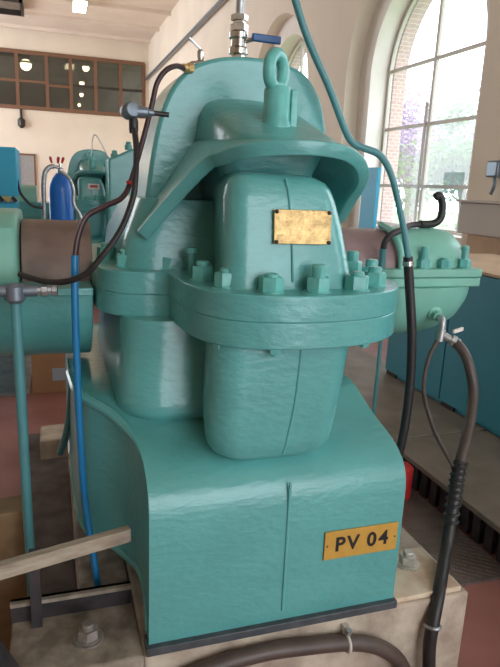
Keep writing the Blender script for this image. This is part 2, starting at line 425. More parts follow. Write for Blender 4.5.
tag(obj('support_rod', B().cyl((1.93, 3.2, .2), (1.93, 3.2, 1.1), .012), M_teal2), 'thin teal upright rod behind the pump flange above the platform', 'rod')

# ================================================================== THE PUMP
PO = (.64, 2.1, .35)
pump = thing('water_pump', PO, 'large turquoise split-case pump with bolted flange and PV 04 plate', 'pump')
# base casing: rows from left to right along the front / top profile
prof = [(1.474, .35), (1.474, .45), (1.474, .55), (1.474, .65), (1.474, .74), (1.480, .785), (1.492, .815), (1.512, .838), (1.541, .858), (1.58, .876),
        (1.62, .888), (1.66, .898), (1.70, .908), (1.75, .925), (1.80, .945), (1.85, .965), (1.90, .975), (2.0, .98), (2.2, .98), (2.45, .98), (2.7, .98), (2.9, .98)]
def xl(y):
    P = [(1.40, .225), (1.60, .222), (1.66, .215), (1.72, .198), (1.77, .175), (1.82, .14), (1.88, .085), (1.94, .055), (2.05, .045), (2.2, .035), (3, .035)]
    for (a, p), (c, q) in zip(P, P[1:]):
        if a <= y <= c: return p+(q-p)*(y-a)/(c-a)
    return .035
def zb(y):
    P = [(1.4, .35), (1.505, .35), (1.53, .42), (1.58, .465), (1.66, .468), (1.72, .458), (1.77, .46), (1.82, .468), (1.88, .475), (1.94, .495), (2.05, .52), (2.2, .58), (3, .66)]
    for (a, p), (c, q) in zip(P, P[1:]):
        if a <= y <= c: return p+(q-p)*(y-a)/(c-a)
ys = []
dense = []
for (a, p), (c, q) in zip(prof, prof[1:]):
    k = 1 if c-a < .045 else 3
    for i in range(k): dense.append((a+(c-a)*i/k, p+(q-p)*i/k))
dense.append(prof[-1])
b = B(); vs = []; fs = []; nx = 6
for y, z in dense:
    x0 = xl(y)
    for i in range(nx+1): vs.append((x0+(1.03-x0)*i/nx, y, z))
n = nx+1
for r in range(len(dense)-1):
    for i in range(nx): fs.append((r*n+i, r*n+i+1, (r+1)*n+i+1, (r+1)*n+i))
b.add(vs, fs)
st = [(y, z) for y, z in dense if z >= .74]
vsl = []; vsr = []
for y, z in st:
    for t in (0, .09/.39, .19/.39, .29/.39, 1):
        vsl.append((xl(y), y, z+(zb(y)-z)*t)); vsr.append((1.03, y, z+((.35 if y < 1.52 else .36)-z)*t))
fs = []
for r in range(len(st)-1):
    for k in range(4): fs.append((r*5+k, r*5+k+1, (r+1)*5+k+1, (r+1)*5+k))
b.add(vsl, fs); b.add(vsr, fs)
vs = [(.035, 2.9, .65), (1.03, 2.9, .36), (1.03, 2.9, .98), (.035, 2.9, .98)]; b.add(vs, [(0, 1, 2, 3)])
base = obj('base_casing', b, M_teal, pump, sharp=50, solid=.035, bevel=.012)
# soft bead round the left end face
def ztop(y):
    for (a, p), (c, q) in zip(prof[4:], prof[5:]):
        if a <= y <= c: return p+(q-p)*(y-a)/max(c-a, 1e-6)
    return .98
obj('rim_bead', B().tube([(xl(y)+.006, y, ztop(y)-.006) for y in (1.60, 1.66, 1.72, 1.77, 1.82, 1.88, 1.94, 2.05, 2.15)], lambda t: .004+.014*min(1, t*3), 10, 3), M_teal, pump)
obj('rim_bead', B().tube([(xl(y)+.01, y, zb(y)+.01) for y in (1.51, 1.53, 1.58, 1.66, 1.72, 1.77, 1.82, 1.88, 1.94, 2.05, 2.2, 2.4)], .016, 10, 3), M_teal, pump)
# sole plate under the base
obj('sole_plate', B().box((.215, 1.455, .325), (1.035, 1.52, .352)), M_grey, pump, bevel=.003)
# front bowl under the flange
def rings(spec, n=8): return [[(x, y, z) for x, y in rrect(x0, x1, y0, y1, r, n)] for z, x0, x1, y0, y1, r in spec]
CX = .625
def tapered(spec, k=1.25):
    out = []
    for z, x0, x1, y0, y1, r in spec:
        cx = (x0+x1)/2; out.append([(cx+(x-cx)*max(.35, 1-k*max(0, y-y0-.1)/(y1-y0)), y, z) for x, y in rrect(x0, x1, y0, y1, r, 8)])
    return out
front = [(1.24, .402, .826, 1.478, 2.3, .085), (1.18, .401, .822, 1.480, 2.3, .085), (1.08, .398, .812, 1.484, 2.3, .085), (1.0, .397, .803, 1.488, 2.3, .085),
         (.95, .401, .796, 1.492, 2.3, .085), (.92, .408, .790, 1.497, 2.3, .08), (.895, .425, .776, 1.508, 2.3, .075), (.875, .455, .75, 1.527, 2.3, .07), (.86, .50, .70, 1.56, 2.3, .05), (.80, .52, .68, 1.62, 2.3, .05)]
obj('front_bowl', B().loft(tapered(front)), M_teal, pump, sharp=60)
side = [(1.24, .195, .70, 1.775, 2.75, .13), (1.15, .188, .70, 1.765, 2.75, .13), (1.05, .178, .70, 1.745, 2.75, .13), (.99, .172, .70, 1.728, 2.75, .13), (.96, .175, .70, 1.725, 2.75, .13), (.94, .19, .70, 1.735, 2.75, .12), (.92, .22, .70, 1.76, 2.75, .1), (.88, .25, .7, 1.80, 2.75, .1)]
obj('side_bowl', B().loft(rings(side)), M_teal, pump, sharp=60)
# flanges
fl = [(.342, 1.80), (.345, 1.72), (.356, 1.62), (.386, 1.53), (.445, 1.462), (.54, 1.424), (.66, 1.412), (.79, 1.428), (.90, 1.475), (.985, 1.56), (1.022, 1.67), (1.02, 1.82), (1.0, 2.0), (.99, 2.3), (.99, 2.75),
      (.6, 2.78), (.2, 2.75), (.14, 2.6), (.125, 2.3), (.125, 2.08), (.14, 1.97), (.185, 1.895), (.25, 1.862), (.305, 1.855), (.335, 1.84)]
flp = [(p.x, p.y) for p in catmull([(x, y, 0) for x, y in fl], 6, True)]
def inset(pts, d):
    out = []; n = len(pts)
    for i in range(n):
        a = Vector(pts[i-1]); c = Vector(pts[(i+1) % n]); t = (c-a).normalized(); nn = Vector((-t.y, t.x)); out.append((pts[i][0]+nn.x*d, pts[i][1]+nn.y*d))
    return out
obj('lower_flange', B().prism(inset(flp, .002), 1.235, 1.3085), M_teal, pump, bevel=.004, sharp=45)
obj('upper_flange', B().prism(flp, 1.308, 1.38), M_teal, pump, bevel=.004, sharp=45)
# upper body and nose
obj('upper_body', B().loft(rings([(1.37, .205, .90, 1.90, 2.7, .10), (1.46, .215, .90, 1.905, 2.7, .10), (1.60, .27, .88, 1.95, 2.6, .10)])), M_teal, pump, sharp=60)
nose = [(1.37, .430, .836, 1.512, 2.3, .06), (1.39, .440, .828, 1.522, 2.3, .06), (1.46, .441, .813, 1.53, 2.3, .06), (1.55, .441, .791, 1.54, 2.3, .06), (1.62, .443, .770, 1.55, 2.3, .06),
        (1.65, .449, .756, 1.558, 2.3, .055), (1.668, .458, .740, 1.568, 2.3, .05), (1.682, .476, .715, 1.585, 2.3, .05), (1.688, .50, .69, 1.61, 2.3, .05)]
obj('nose_cover', B().loft(tapered(nose, 1.7)), M_teal, pump, sharp=60)
obj('crown_neck', B().loft(rings([(1.60, .50, .76, 1.80, 2.2, .06), (1.76, .47, .82, 1.76, 2.2, .06)])), M_teal, pump, sharp=60)
# volute disc (arch) behind
vo = [(.27, 1.38), (.285, 1.50), (.303, 1.60), (.325, 1.75), (.352, 1.87), (.395, 1.965), (.46, 2.03), (.55, 2.065), (.655, 2.077), (.77, 2.07), (.86, 2.04), (.92, 1.97), (.95, 1.88), (.957, 1.80), (.957, 1.6), (.957, 1.38)]
vp = [(p.x, p.y) for p in catmull([(x, z, 0) for x, z in vo], 5)]
obj('volute', B().prism(vp, 2.09, 2.42, 'y'), M_teal, pump, bevel=.014, sharp=50)
# hood (curved lip above the nose)
fe = [(.249, 1.9, 1.499), (.332, 1.83, 1.613), (.409, 1.75, 1.713), (.441, 1.68, 1.737), (.507, 1.59, 1.763), (.629, 1.54, 1.776), (.745, 1.54, 1.773), (.829, 1.58, 1.755), (.894, 1.64, 1.718), (.936, 1.72, 1.671), (.952, 1.82, 1.606), (.971, 1.92, 1.545)]
be = [(.27, 2.10, 1.50), (.36, 2.10, 1.63), (.43, 2.10, 1.735), (.47, 2.10, 1.79), (.52, 2.10, 1.815), (.61, 2.10, 1.83), (.69, 2.10, 1.835), (.78, 2.10, 1.83), (.86, 2.10, 1.80), (.925, 2.10, 1.74), (.95, 2.10, 1.65), (.96, 2.10, 1.55)]
F_ = catmull(fe, 4); G_ = catmull(be, 4); n = len(F_); vs = []; fs = []
R_ = 12
for r in range(R_+1):
    t = r/R_
    for i, (p, q) in enumerate(zip(F_, G_)):
        v = p.lerp(q, t)
        lift = max(0, q.z-p.z)                    # crown swells early, then runs level to the volute
        v.z = p.z+(q.z-p.z)*(1-(1-t)**1.7) if q.z > p.z else v.z
        vs.append(v)
for r in range(R_):
    for i in range(n-1): fs.append((r*n+i, r*n+i+1, (r+1)*n+i+1, (r+1)*n+i))
obj('hood', B().add(vs, fs), M_teal, pump, sharp=60, solid=.040, bevel=.004)
# boxy hump rising from the hood to the volute
def hump(y, cz, hl, hr, zbase=1.752, n=24):
    r = []
    for k in range(n+1):
        a = PI-PI*k/n; c, s = math.cos(a), math.sin(a)
        if c < 0: r.append((.645-hl*abs(c)**.5, y, zbase+(cz-zbase)*abs(s)**.5))
        else: r.append((.645+hr*abs(c)**.85, y, zbase+(cz-zbase)*abs(s)**.8))
    return r
obj('crown_hump', B().loft([hump(2.2, 1.955, .170, .21), hump(2.0, 1.925, .172, .21), hump(1.9, 1.895, .170, .21), hump(1.82, 1.862, .165, .205), hump(1.75, 1.834, .155, .20), hump(1.70, 1.815, .14, .19),
                            hump(1.66, 1.802, .12, .17), hump(1.62, 1.790, .09, .13, 1.757), hump(1.59, 1.780, .05, .08, 1.76)]), M_teal, pump, sharp=60)
# casting seams
obj('casting_seam', B().obox((.635, 1.473, .60), (1, 0, 0), (0, 1, 0), (0, 0, 1), .004, .004, .215), M_teal, pump, bevel=.002)
obj('casting_seam', B().tube([(CX, 1.522, 1.40), (CX-.003, 1.531, 1.48), (CX-.008, 1.541, 1.56), (CX-.014, 1.551, 1.63), (CX-.02, 1.567, 1.675)], .004, 8), M_teal, pump)
obj('casting_seam', B().tube([(CX+.02, 1.479, 1.235), (CX+.015, 1.484, 1.08), (CX, 1.492, .95), (CX-.005, 1.508, .895)], .004, 8), M_teal, pump)
# eye bolt
e = obj('eye_bolt', B().lathe((.640, 1.76, 1.812), (0, 0, 1), [(.045, 0), (.045, .02), (.040, .03), (.040, .115), (.034, .125)], 24), M_nut, pump)
obj('ring', B().torus((.632, 1.76, 1.978), (math.cos(math.radians(50)), -math.sin(math.radians(50)), 0), .046, .0185, 32, 12, .9).cyl((.632, 1.76, 1.91), (.632, 1.76, 1.945), .022), M_nut, e)
obj('locking_lug', B().obox((.684, 1.75, 1.875), (1, 0, 0), (0, 1, 0), (0, 0, 1), .011, .018, .055), M_nut, e, bevel=.004)
# flange nuts
nutmesh = {}
def hexnut(parent, x, y, z, r=.034, h=.042, stud=.012, rot=0, m=None, name='nut', sr=.6):
    key = (round(r, 4), round(h, 4), round(stud, 4), m.name if m else '', sr)
    if key not in nutmesh:
        b = B(); hexp = [(r*math.cos(PI/3*k), r*math.sin(PI/3*k)) for k in range(6)]
        hin = [(u*.92, v*.92) for u, v in hexp]
        b.lathe((0, 0, 0), (0, 0, 1), [(r*1.08, 0), (r*1.08, .005)], 16)
        b.loft([[(u, v, .004) for u, v in hexp], [(u, v, h-.005) for u, v in hexp], [(u, v, h) for u, v in hin]])
        if stud > 0: b.lathe((0, 0, h-.002), (0, 0, 1), [(r*sr, 0), (r*sr, stud), (r*sr*.8, stud+.005)], 12)
        nutmesh[key] = mesh_of('nut', b, m or M_nut, (0, 0, 0), 30)
    o = bpy.data.objects.new(name, nutmesh[key]); COL.objects.link(o); o.parent = parent
    o.location = Vector((x, y, z))-Vector(parent['org']); o.rotation_euler = (0, 0, rot); o['org'] = (x, y, z)
    return o
for i, (x, y, stud) in enumerate([(.413, 1.70, .012), (.450, 1.575, .008), (.548, 1.485, .006), (.682, 1.480, .03), (.812, 1.503, .008), (.905, 1.57, .012),
                                  (.955, 1.68, .02), (.965, 1.83, .03), (.955, 2.0, .02), (.945, 2.2, .03), (.225, 1.985, .012), (.345, 1.93, .008), (.18, 2.2, .012)]):
    hexnut(pump, x, y, 1.379, stud=stud, rot=.3+i*1.7)
obj('stud', B().cyl((.405, 1.82, 1.375), (.405, 1.82, 1.455), .008).lathe((.405, 1.82, 1.445), (0, 0, 1), [(.018, 0), (.018, .016)], 6), M_nut, pump)
for x, y in ((.555, 1.452), (.845, 1.495), (.425, 1.53), (.935, 1.60)):
    o = hexnut(pump, x, y, 1.236, r=.020, h=.018, stud=.004, rot=x*5, name='bolt_head'); o.rotation_euler = (PI, 0, x*5)
# brass nameplate
def plate_quad(name, cx, cz, hw, hh, y, tilt, m, parent, th=.004):
    dz = Vector((0, math.sin(tilt), math.cos(tilt))); dy = Vector((0, math.cos(tilt), -math.sin(tilt)))
    return obj(name, B().obox((cx, y, cz), (1, 0, 0), dy, dz, hw, th, hh), m, parent, bevel=.0015)
npl = plate_quad('nameplate', .648, 1.549, .084, .046, 1.531, .11, M_brass, pump)
npl['label'] = 'worn brass maker plate'
for sx in (-1, 1):
    for sz in (-1, 1):
        obj('rivet', B().lathe((.648+sx*.077, 1.527+sz*.0045, 1.549+sz*.040), (0, -1, 0), [(.006, 0), (.005, .005), (.001, .007)], 10), M_bolt, npl)
# yellow tag with PV 04
tg = plate_quad('number_plate', .886, .589, .127, .048, 1.470, 0, M_yellow, pump, .003); tg['label'] = 'yellow plate reading PV 04'
for ch, lx in (('P', .811), ('V', .856), ('0', .921), ('4', .963)):
    cu = bpy.data.curves.new('txt', 'FONT'); cu.body = ch; cu.align_x = 'CENTER'; cu.align_y = 'CENTER'; cu.size = .067; cu.extrude = .0006; cu.offset = .0017
    to = bpy.data.objects.new('tmp', cu); COL.objects.link(to); dg = bpy.context.evaluated_depsgraph_get(); dg.update()
    me = bpy.data.meshes.new_from_object(to.evaluated_get(dg)); bpy.data.objects.remove(to); me.materials.clear(); me.materials.append(M_black)
    lo = bpy.data.objects.new('letter' if ch in 'PV' else 'digit', me); COL.objects.link(lo); lo.parent = tg; lo.rotation_euler = (PI/2, 0, 0)
    lo.location = Vector((lx, 1.4662, .589))-Vector(PO); lo['label'] = 'black character ' + ch
for sx in (-1, 1):
    obj('screw', B().lathe((.886+sx*.118, 1.468, .589), (0, -1, 0), [(.003, 0), (.003, .002)], 8), M_bolt, tg)

# shaft guards and bearing housings (axis along x at y=2.35, z=1.31)
AY, AZ = 2.35, 1.312
def halfcyl(x0, x1, r, up=True, n=24, bulge=0, zflat=None):
    a0 = 0 if up else PI
    ring = [(AY+r*math.cos(a0+PI*k/n), AZ+r*math.sin(a0+PI*k/n)) for k in range(n+1)]
    return ring
cg = thing('shaft_coupling', (0.01, AY, 1.31), 'brown painted shaft guard left of the pump above green housing', 'shaft guard')
obj('guard_shell', B().lathe((-.105, AY, AZ), (1, 0, 0), [(.19, 0), (.19, .235)], 40), M_brown, cg, bevel=.004)
obj('clamp_band', B().lathe((.085, AY, AZ), (1, 0, 0), [(.193, 0), (.193, .025)], 40), M_brown, cg, bevel=.003)
cg2 = thing('shaft_coupling', (1.15, AY, 1.31), 'mauve brown shaft guard between the pump and right bearing housing', 'shaft guard')
obj('guard_shell', B().lathe((.95, AY, AZ), (1, 0, 0), [(.185, 0), (.185, .48)], 40), M_pink, cg2)
bl = thing('bearing_housing', (-.3, AY, .95), 'pale green capped bearing housing at the left edge on dark green half-round bracket', 'bearing')
ring = [(AY+.32*math.cos(PI+PI*k/20), 1.285+.28*math.sin(PI+PI*k/20)) for k in range(21)]
obj('lower_shell', B().prism(ring, -.75, .121, 'x'), M_teal, bl, bevel=.006)
obj('split_flange', B().box((-.75, AY-.34, 1.28), (.121, AY+.34, 1.305)), M_teal, bl, bevel=.004)
ring = [(AY-.30, 1.306), (AY-.30, 1.42), (AY-.27, 1.49), (AY-.20, 1.53), (AY, 1.54), (AY+.2, 1.53), (AY+.3, 1.42), (AY+.3, 1.306)]
obj('cap', B().prism(ring, -.75, -.11, 'x'), M_palegreen, bl, bevel=.015)
br = thing('bearing_housing', (1.6, AY, .95), 'pale green bolted bearing housing right of the pump before the window', 'bearing')
b = B()
n = 20
def cap_ring(x, r, up, zc): return [(x, AY+r*math.cos((0 if up else PI)+PI*k/n), zc+r*.93*math.sin((0 if up else PI)+PI*k/n)) for k in range(n+1)]
b.loft([cap_ring(1.385, .178, True, 1.338), cap_ring(1.40, .182, True, 1.338), cap_ring(1.62, .182, True, 1.338), cap_ring(1.68, .172, True, 1.338), cap_ring(1.72, .14, True, 1.338), cap_ring(1.735, .08, True, 1.338)])
obj('cap', b, M_palegreen, br, sharp=60)
fb = rrect(1.24, 1.75, AY-.235, AY+.235, .03)
obj('cap_flange', B().prism(fb, 1.315, 1.35), M_palegreen, br, bevel=.006)
obj('body_flange', B().prism(inset(fb, .004), 1.275, 1.313), M_palegreen, br, bevel=.006)
b = B(); b.loft([cap_ring(1.2, .262, False, 1.275), cap_ring(1.46, .262, False, 1.275), cap_ring(1.54, .258, False, 1.275), cap_ring(1.62, .24, False, 1.275), cap_ring(1.68, .215, False, 1.275), cap_ring(1.73, .17, False, 1.275)])
obj('lower_shell', b, M_palegreen, br, sharp=60)
for x, y in ((1.47, 2.16), (1.675, 2.165), (1.715, 2.22), (1.57, 2.155)):
    hexnut(br, x, y, 1.349, r=.028, h=.038, stud=.05 if y != 2.155 else .004, rot=x*9, sr=.55)
obj('cap_rib', B().tube([(1.36, AY-.2, 1.345), (1.36, AY-.18, 1.42), (1.36, AY-.10, 1.49), (1.36, AY, 1.515)], .014), M_palegreen, br)
obj('drain_boss', B().lathe((1.525, 2.14, 1.17), (-.1, -1, -.25), [(.032, 0), (.032, .03), (.022, .035), (.022, .06)], 16), M_palegreen, br)
# oil pipe with black handle on the bearing housing
t = thing('oil_pipe', (1.32, 2.1, 1.3), 'dark bent oil pipe with upright black hook over the right bearing', 'pipe')
obj('pipe', B().tube([(1.262, 2.14, 1.345), (1.262, 2.14, 1.42), (1.268, 2.14, 1.46), (1.30, 2.15, 1.488), (1.38, 2.2, 1.505), (1.48, 2.3, 1.517), (1.58, 2.33, 1.522)], .013), M_iron, t)
obj('hook', B().tube([(1.54, 2.32, 1.522), (1.61, 2.33, 1.524), (1.645, 2.33, 1.545), (1.652, 2.33, 1.585), (1.645, 2.33, 1.625), (1.628, 2.33, 1.648), (1.61, 2.33, 1.640)], .017), M_rubber, t)
obj('lower_sleeve', B().cyl((1.262, 2.14, 1.34), (1.262, 2.14, 1.43), .0145), M_teal2, t)

# second identical pump further back
PUMP_OFF = (-.09, 7.2, 0)
pump2 = copy_tree(pump, PUMP_OFF, skip=('number_plate', 'sole_plate', 'nameplate'))
tag(pump2, 'distant turquoise pump with small pale plate behind the blue gas cylinder', 'pump')
pl2 = plate_quad('nameplate', .648, 1.56, .08, .04, 1.531, .11, M_white, pump, .004)
pl2.parent = pump2
em = obj('emblem', B().obox((.648, 1.522, 1.565), (1, 0, 0), (0, 1, 0), (0, 0, 1), .05, .003, .016), M_red, pump); em.parent = pump2
c = copy_tree(bl, (-.09, 7.2, 0)); tag(c, 'distant green bearing housing left of the second pump', 'bearing')
c = copy_tree(br, PUMP_OFF); tag(c, 'distant green bearing housing right of the second pump', 'bearing')
c = copy_tree(cg2, PUMP_OFF); tag(c, 'distant mauve shaft guard beside the second pump', 'shaft guard')
struct('floor_plinth_far', B().box((-1.2, 8.65, 0), (1.2, 10.6, .345)), M_conc)
t = thing('gear_casing', (.95, 8.3, 0), 'turquoise gear casing with knobs on top right of the distant pump', 'casing')
obj('housing', B().prism([(.70, 0), (1.6, 0), (1.6, 2.06), (1.0, 2.06), (.80, 1.96), (.70, 1.93)], 8.1, 8.6, 'y'), M_teal, t, bevel=.03)
for x in (.80, .98, 1.14):
    obj('knob', B().lathe((x, 8.3, 1.93 if x < .9 else 2.05), (0, 0, 1), [(.05, 0), (.05, .06), (.035, .07), (.035, .10), (.01, .11)], 10), M_teal, t)
tag(obj('thin_wire', B().tube([(.52, 8.4, 1.95), (.53, 8.4, 2.15), (.57, 8.4, 2.22), (.64, 8.4, 2.12), (.72, 8.4, 1.97)], .008, 6), M_gal), 'thin grey wire arching over the distant pump', 'wire')

# ------------------------------------------------------------------ fittings on top of the pump
t = thing('ball_valve', (.645, 2.2, 2.075), 'chrome ball valve with blue lever on top of the pump', 'valve')
b = B().lathe((.645, 2.2, 2.07), (0, 0, 1), [(.029, 0), (.029, .018), (.022, .02), (.022, .03)], 6)
obj('lower_nut', b, M_steel, t)
obj('body', B().lathe((.645, 2.2, 2.098), (0, 0, 1), [(.024, 0), (.035, .004), (.035, .02), (.028, .028), (.028, .05), (.036, .056), (.036, .072), (.026, .078)], 14), M_steel, t)
obj('upper_nut', B().lathe((.645, 2.2, 2.176), (0, 0, 1), [(.031, 0), (.031, .022), (.022, .025), (.022, .032), (.030, .034), (.030, .052)], 6), M_steel, t)
l = obj('stem', B().cyl((.66, 2.19, 2.142), (.70, 2.17, 2.155), .008), M_steel, t)
obj('lever', B().obox((.735, 2.165, 2.155), (1, -.1, -.03), (0, 1, 0), (0, 0, 1), .052, .008, .013), M_bluehandle, t, bevel=.005)
obj('riser_pipe', B().cyl((.645, 2.2, 2.22), (.652, 2.2, 2.75), .0155), M_gal, t)
t = thing('vent_cock', (.50, 2.14, 2.02), 'small chrome vent cock with raised lever on the pump crown', 'valve')
obj('body', B().lathe((.495, 2.14, 2.035), (0, 0, 1), [(.014, 0), (.014, .015), (.009, .02), (.012, .03), (.012, .05), (.006, .056)], 10), M_steel, t)
obj('lever', B().obox((.475, 2.14, 2.108), (-.75, 0, .6), (0, 1, 0), (.6, 0, .75), .026, .005, .003), M_gal, t)
obj('nipple', B().cyl((.50, 2.13, 2.05), (.455, 2.10, 2.035), .009), M_steel, t)
t = thing('brass_elbow_fitting', (.43, 2.05, 2.01), 'brass hose nipple at the end of the purple brown cable on the crown', 'fitting')
obj('hex', B().lathe((.455, 2.085, 2.02), (-1, -.4, -.05), [(.016, 0), (.016, .02)], 6), M_brass, t)
obj('collar', B().lathe((.437, 2.078, 2.018), (-1, -.4, -.05), [(.012, 0), (.013, .015), (.010, .022)], 12), M_brass, t)

tag(obj('sensor_cable', B().tube([(.425, 2.07, 2.015), (.39, 2.03, 2.012), (.352, 2.0, 1.99), (.325, 2.0, 1.95), (.308, 2.0, 1.88), (.275, 1.99, 1.76), (.235, 1.95, 1.645), (.205, 1.92, 1.60), (.155, 1.90, 1.575), (.10, 1.88, 1.545), (.073, 1.87, 1.49), (.060, 1.86, 1.42)], .0085, 10), M_cable),
    'thin purple brown cable looping from the crown fitting to blue hose', 'cable')
tag(obj('blue_hose', B().tube([(.060, 1.86, 1.43), (.057, 1.85, 1.30), (.057, 1.85, 1.14), (.061, 1.85, .877), (.071, 1.85, .63), (.09, 1.83, .46), (.104, 1.80, .33)], .0115, 12), M_bluehose),
    'bright blue hose hanging down the left side of the pump', 'hose')
t = thing('pressure_sensor', (.245, 1.88, 1.80), 'round grey pressure sensor with black probe left of the crown', 'sensor')
obj('head', B().lathe((.232, 1.90, 1.855), (.35, -1, .1), [(.010, -.03), (.022, -.028), (.025, -.02), (.025, .01), (.02, .018), (.010, .02)], 20), M_gunmetal, t)
obj('side_housing', B().lathe((.245, 1.90, 1.852), (1, 0, 0), [(.016, 0), (.016, .035), (.010, .04), (.010, .055)], 14), M_gunmetal, t)
obj('probe', B().cyl((.29, 1.90, 1.852), (.345, 1.90, 1.850), .0075), M_rubber, t)
obj('gland', B().lathe((.240, 1.90, 1.79), (0, 0, 1), [(.012, 0), (.014, .01), (.014, .035), (.01, .045)], 12), M_rubber, t)
tag(obj('signal_cable', B().tube([(.240, 1.88, 1.80), (.240, 1.84, 1.74), (.232, 1.80, 1.66), (.222, 1.79, 1.60), (.187, 1.79, 1.512), (.129, 1.79, 1.43), (.085, 1.80, 1.382), (.03, 1.82, 1.358), (-.03, 1.88, 1.35), (-.10, 1.95, 1.36)], .009, 10), M_rubber),
    'black cable sagging from the grey sensor across the left guard', 'cable')
tag(obj('cable_tie_red', B().torus((.236, 1.935, 1.645), (.3, .1, 1), .011, .005, 14, 8, up=(1, 0, -.3)), M_red), 'small red band round the purple brown cable', 'cable tie')

# turquoise pipe coming down from above on the right, then black hose
tag(obj('air_pipe', B().tube([(.57, 2.0, 2.84), (.77, 2.0, 2.245), (.916, 2.0, 1.982), (.985, 2.0, 1.855), (1.02, 2.0, 1.815), (1.065, 2.0, 1.80), (1.12, 2.0, 1.785), (1.16, 2.0, 1.75), (1.195, 2.0, 1.69), (1.23, 2.0, 1.60), (1.265, 2.0, 1.50), (1.292, 2.0, 1.405)], .0125, 12), M_teal2),
    'long teal pipe slanting down past the hood to a black hose', 'pipe')
t = thing('air_hose', (1.37, 2.0, .35), 'black rubber hose dropping from the teal pipe behind the pump base', 'hose')
obj('hose', B().tube([(1.289, 2.0, 1.415), (1.31, 2.0, 1.30), (1.335, 1.99, 1.126), (1.352, 1.99, .95), (1.355, 1.99, .80), (1.345, 1.99, .65), (1.32, 2.0, .5), (1.25, 2.02, .38)], .0185, 14), M_rubber, t)
obj('clamp', B().lathe((1.292, 2.0, 1.40), (.1, 0, -1), [(.022, 0), (.022, .018)], 16), M_steel, t)

# drain fittings and cables on the right
t = thing('drain_tee', (1.58, 2.05, 1.05), 'galvanised drain tee under the right bearing housing', 'fitting')
obj('elbow', B().tube([(1.52, 2.09, 1.155), (1.519, 2.06, 1.15), (1.518, 2.05, 1.13), (1.518, 2.05, 1.09)], .015, 12), M_gal, t)
obj('tee', B().cyl((1.518, 2.05, 1.11), (1.512, 2.05, 1.06), .019).cyl((1.518, 2.05, 1.09), (1.56, 2.02, 1.065), .017), M_gal, t, bevel=.003)
obj('nut_ring', B().lathe((1.552, 2.025, 1.07), (.8, -.5, -.35), [(.024, 0), (.024, .018), (.019, .02), (.019, .035)], 8), M_gal, t)
obj('handle', B().obox((1.575, 2.02, 1.112), (1, 0, .25), (0, 1, 0), (0, 0, 1), .024, .006, .008), M_white, t, bevel=.003)
tag(obj('drain_capillary', B().tube([(1.512, 2.05, 1.075), (1.461, 2.03, 1.008), (1.425, 2.0, .912), (1.405, 1.95, .845), (1.398, 1.86, .753), (1.411, 1.78, .682), (1.425, 1.74, .64)], .0085, 10), M_hose),
    'thin brown tube curving from the drain tee into the wrapped hose', 'tube')
t = thing('cable_conduit', (1.40, 1.66, 0), 'thick grey brown conduit with spiral wrap hanging right of the pump base', 'conduit')
obj('upper_hose', B().tube([(1.565, 2.015, 1.062), (1.580, 1.99, 1.04), (1.597, 1.96, .992), (1.606, 1.92, .893), (1.564, 1.86, .803), (1.506, 1.8, .727), (1.451, 1.75, .663), (1.41, 1.71, .58)], .021, 14), M_hose, t)
wr = [(1.451, 1.75, .663), (1.423, 1.72, .606), (1.397, 1.69, .542), (1.37, 1.66, .46)]
obj('wrap_core', B().tube(wr, .024, 14), M_rubber, t)
W = catmull(wr, 10)
for k in range(1, len(W)-1, 3):
    d = (W[k+1]-W[k-1]).normalized() + Vector((.35, .1, 0))
    dn = d.normalized(); up = dn.orthogonal().normalized()
    obj('wrap_turn', B().torus(W[k], dn, .025, .006, 20, 8, up=up), M_rubber, t)
obj('lower_hose', B().tube([(1.38, 1.67, .49), (1.334, 1.62, .395), (1.274, 1.55, .365), (1.209, 1.475, .34), (1.165, 1.43, .26), (1.155, 1.42, .173), (1.165, 1.41, .05), (1.17, 1.40, .022)], .022, 14), M_rubber, t)
obj('tie_band', B().torus((1.163, 1.428, .252), (.12, .2, .9), .025, .006, 20, 8, up=(.97, 0, -.13)), M_gal, t)

# brown hose clipped along the plinth front
t = thing('plinth_hose', (.7, 1.43, .2), 'brown hose clipped along the front of the concrete plinth', 'hose')
obj('hose', B().tube([(.15, 1.43, .19), (.37, 1.43, .265), (.55, 1.43, .285), (.70, 1.43, .275), (.85, 1.43, .255), (.95, 1.43, .22), (1.03, 1.43, .16), (1.08, 1.43, .08), (1.10, 1.43, .01)], .026, 14), M_hose, t)
obj('clip', B().torus((.845, 1.43, .256), (1, 0, -.15), .027, .006, 20, 8).box((.838, 1.44, .28), (.858, 1.462, .305)), M_ledge, t)
obj('clip_screw', B().lathe((.848, 1.43, .285), (0, -.2, 1), [(.009, 0), (.009, .02)], 8), M_gal, t)

# anchor bolts on the plinth
def anchor(x, y, z, lab, m):
    t = thing('anchor_bolt', (x, y, z), lab, 'bolt')
    obj('washer', B().lathe((x, y, z), (0, 0, 1), [(.045, 0), (.045, .006)], 20), m, t)
    hexnut(t, x, y, z+.004, r=.032, h=.034, stud=.014, rot=.4, m=m)
anchor(1.185, 1.635, .342, 'pale painted anchor nut on the plinth right of the yellow plate', mat('pale_nut', (.62, .58, .52), .4, .6, var=.2, vscale=30))
struct('floor_plinth_pad', B().box((1.04, 1.475, .325), (1.30, 1.72, .343)), mat('cream_pad', (.74, .63, .47), .8, col2=(.60, .42, .30), vscale=13, bump=.5, bscale=40, detail=8), bevel=.004)
anchor(.06, 1.575, .325, 'rusty anchor nut on dirty concrete under the timber at lower left', mat('rust_nut', (.28, .25, .22), .6, .4, var=.2, vscale=30))

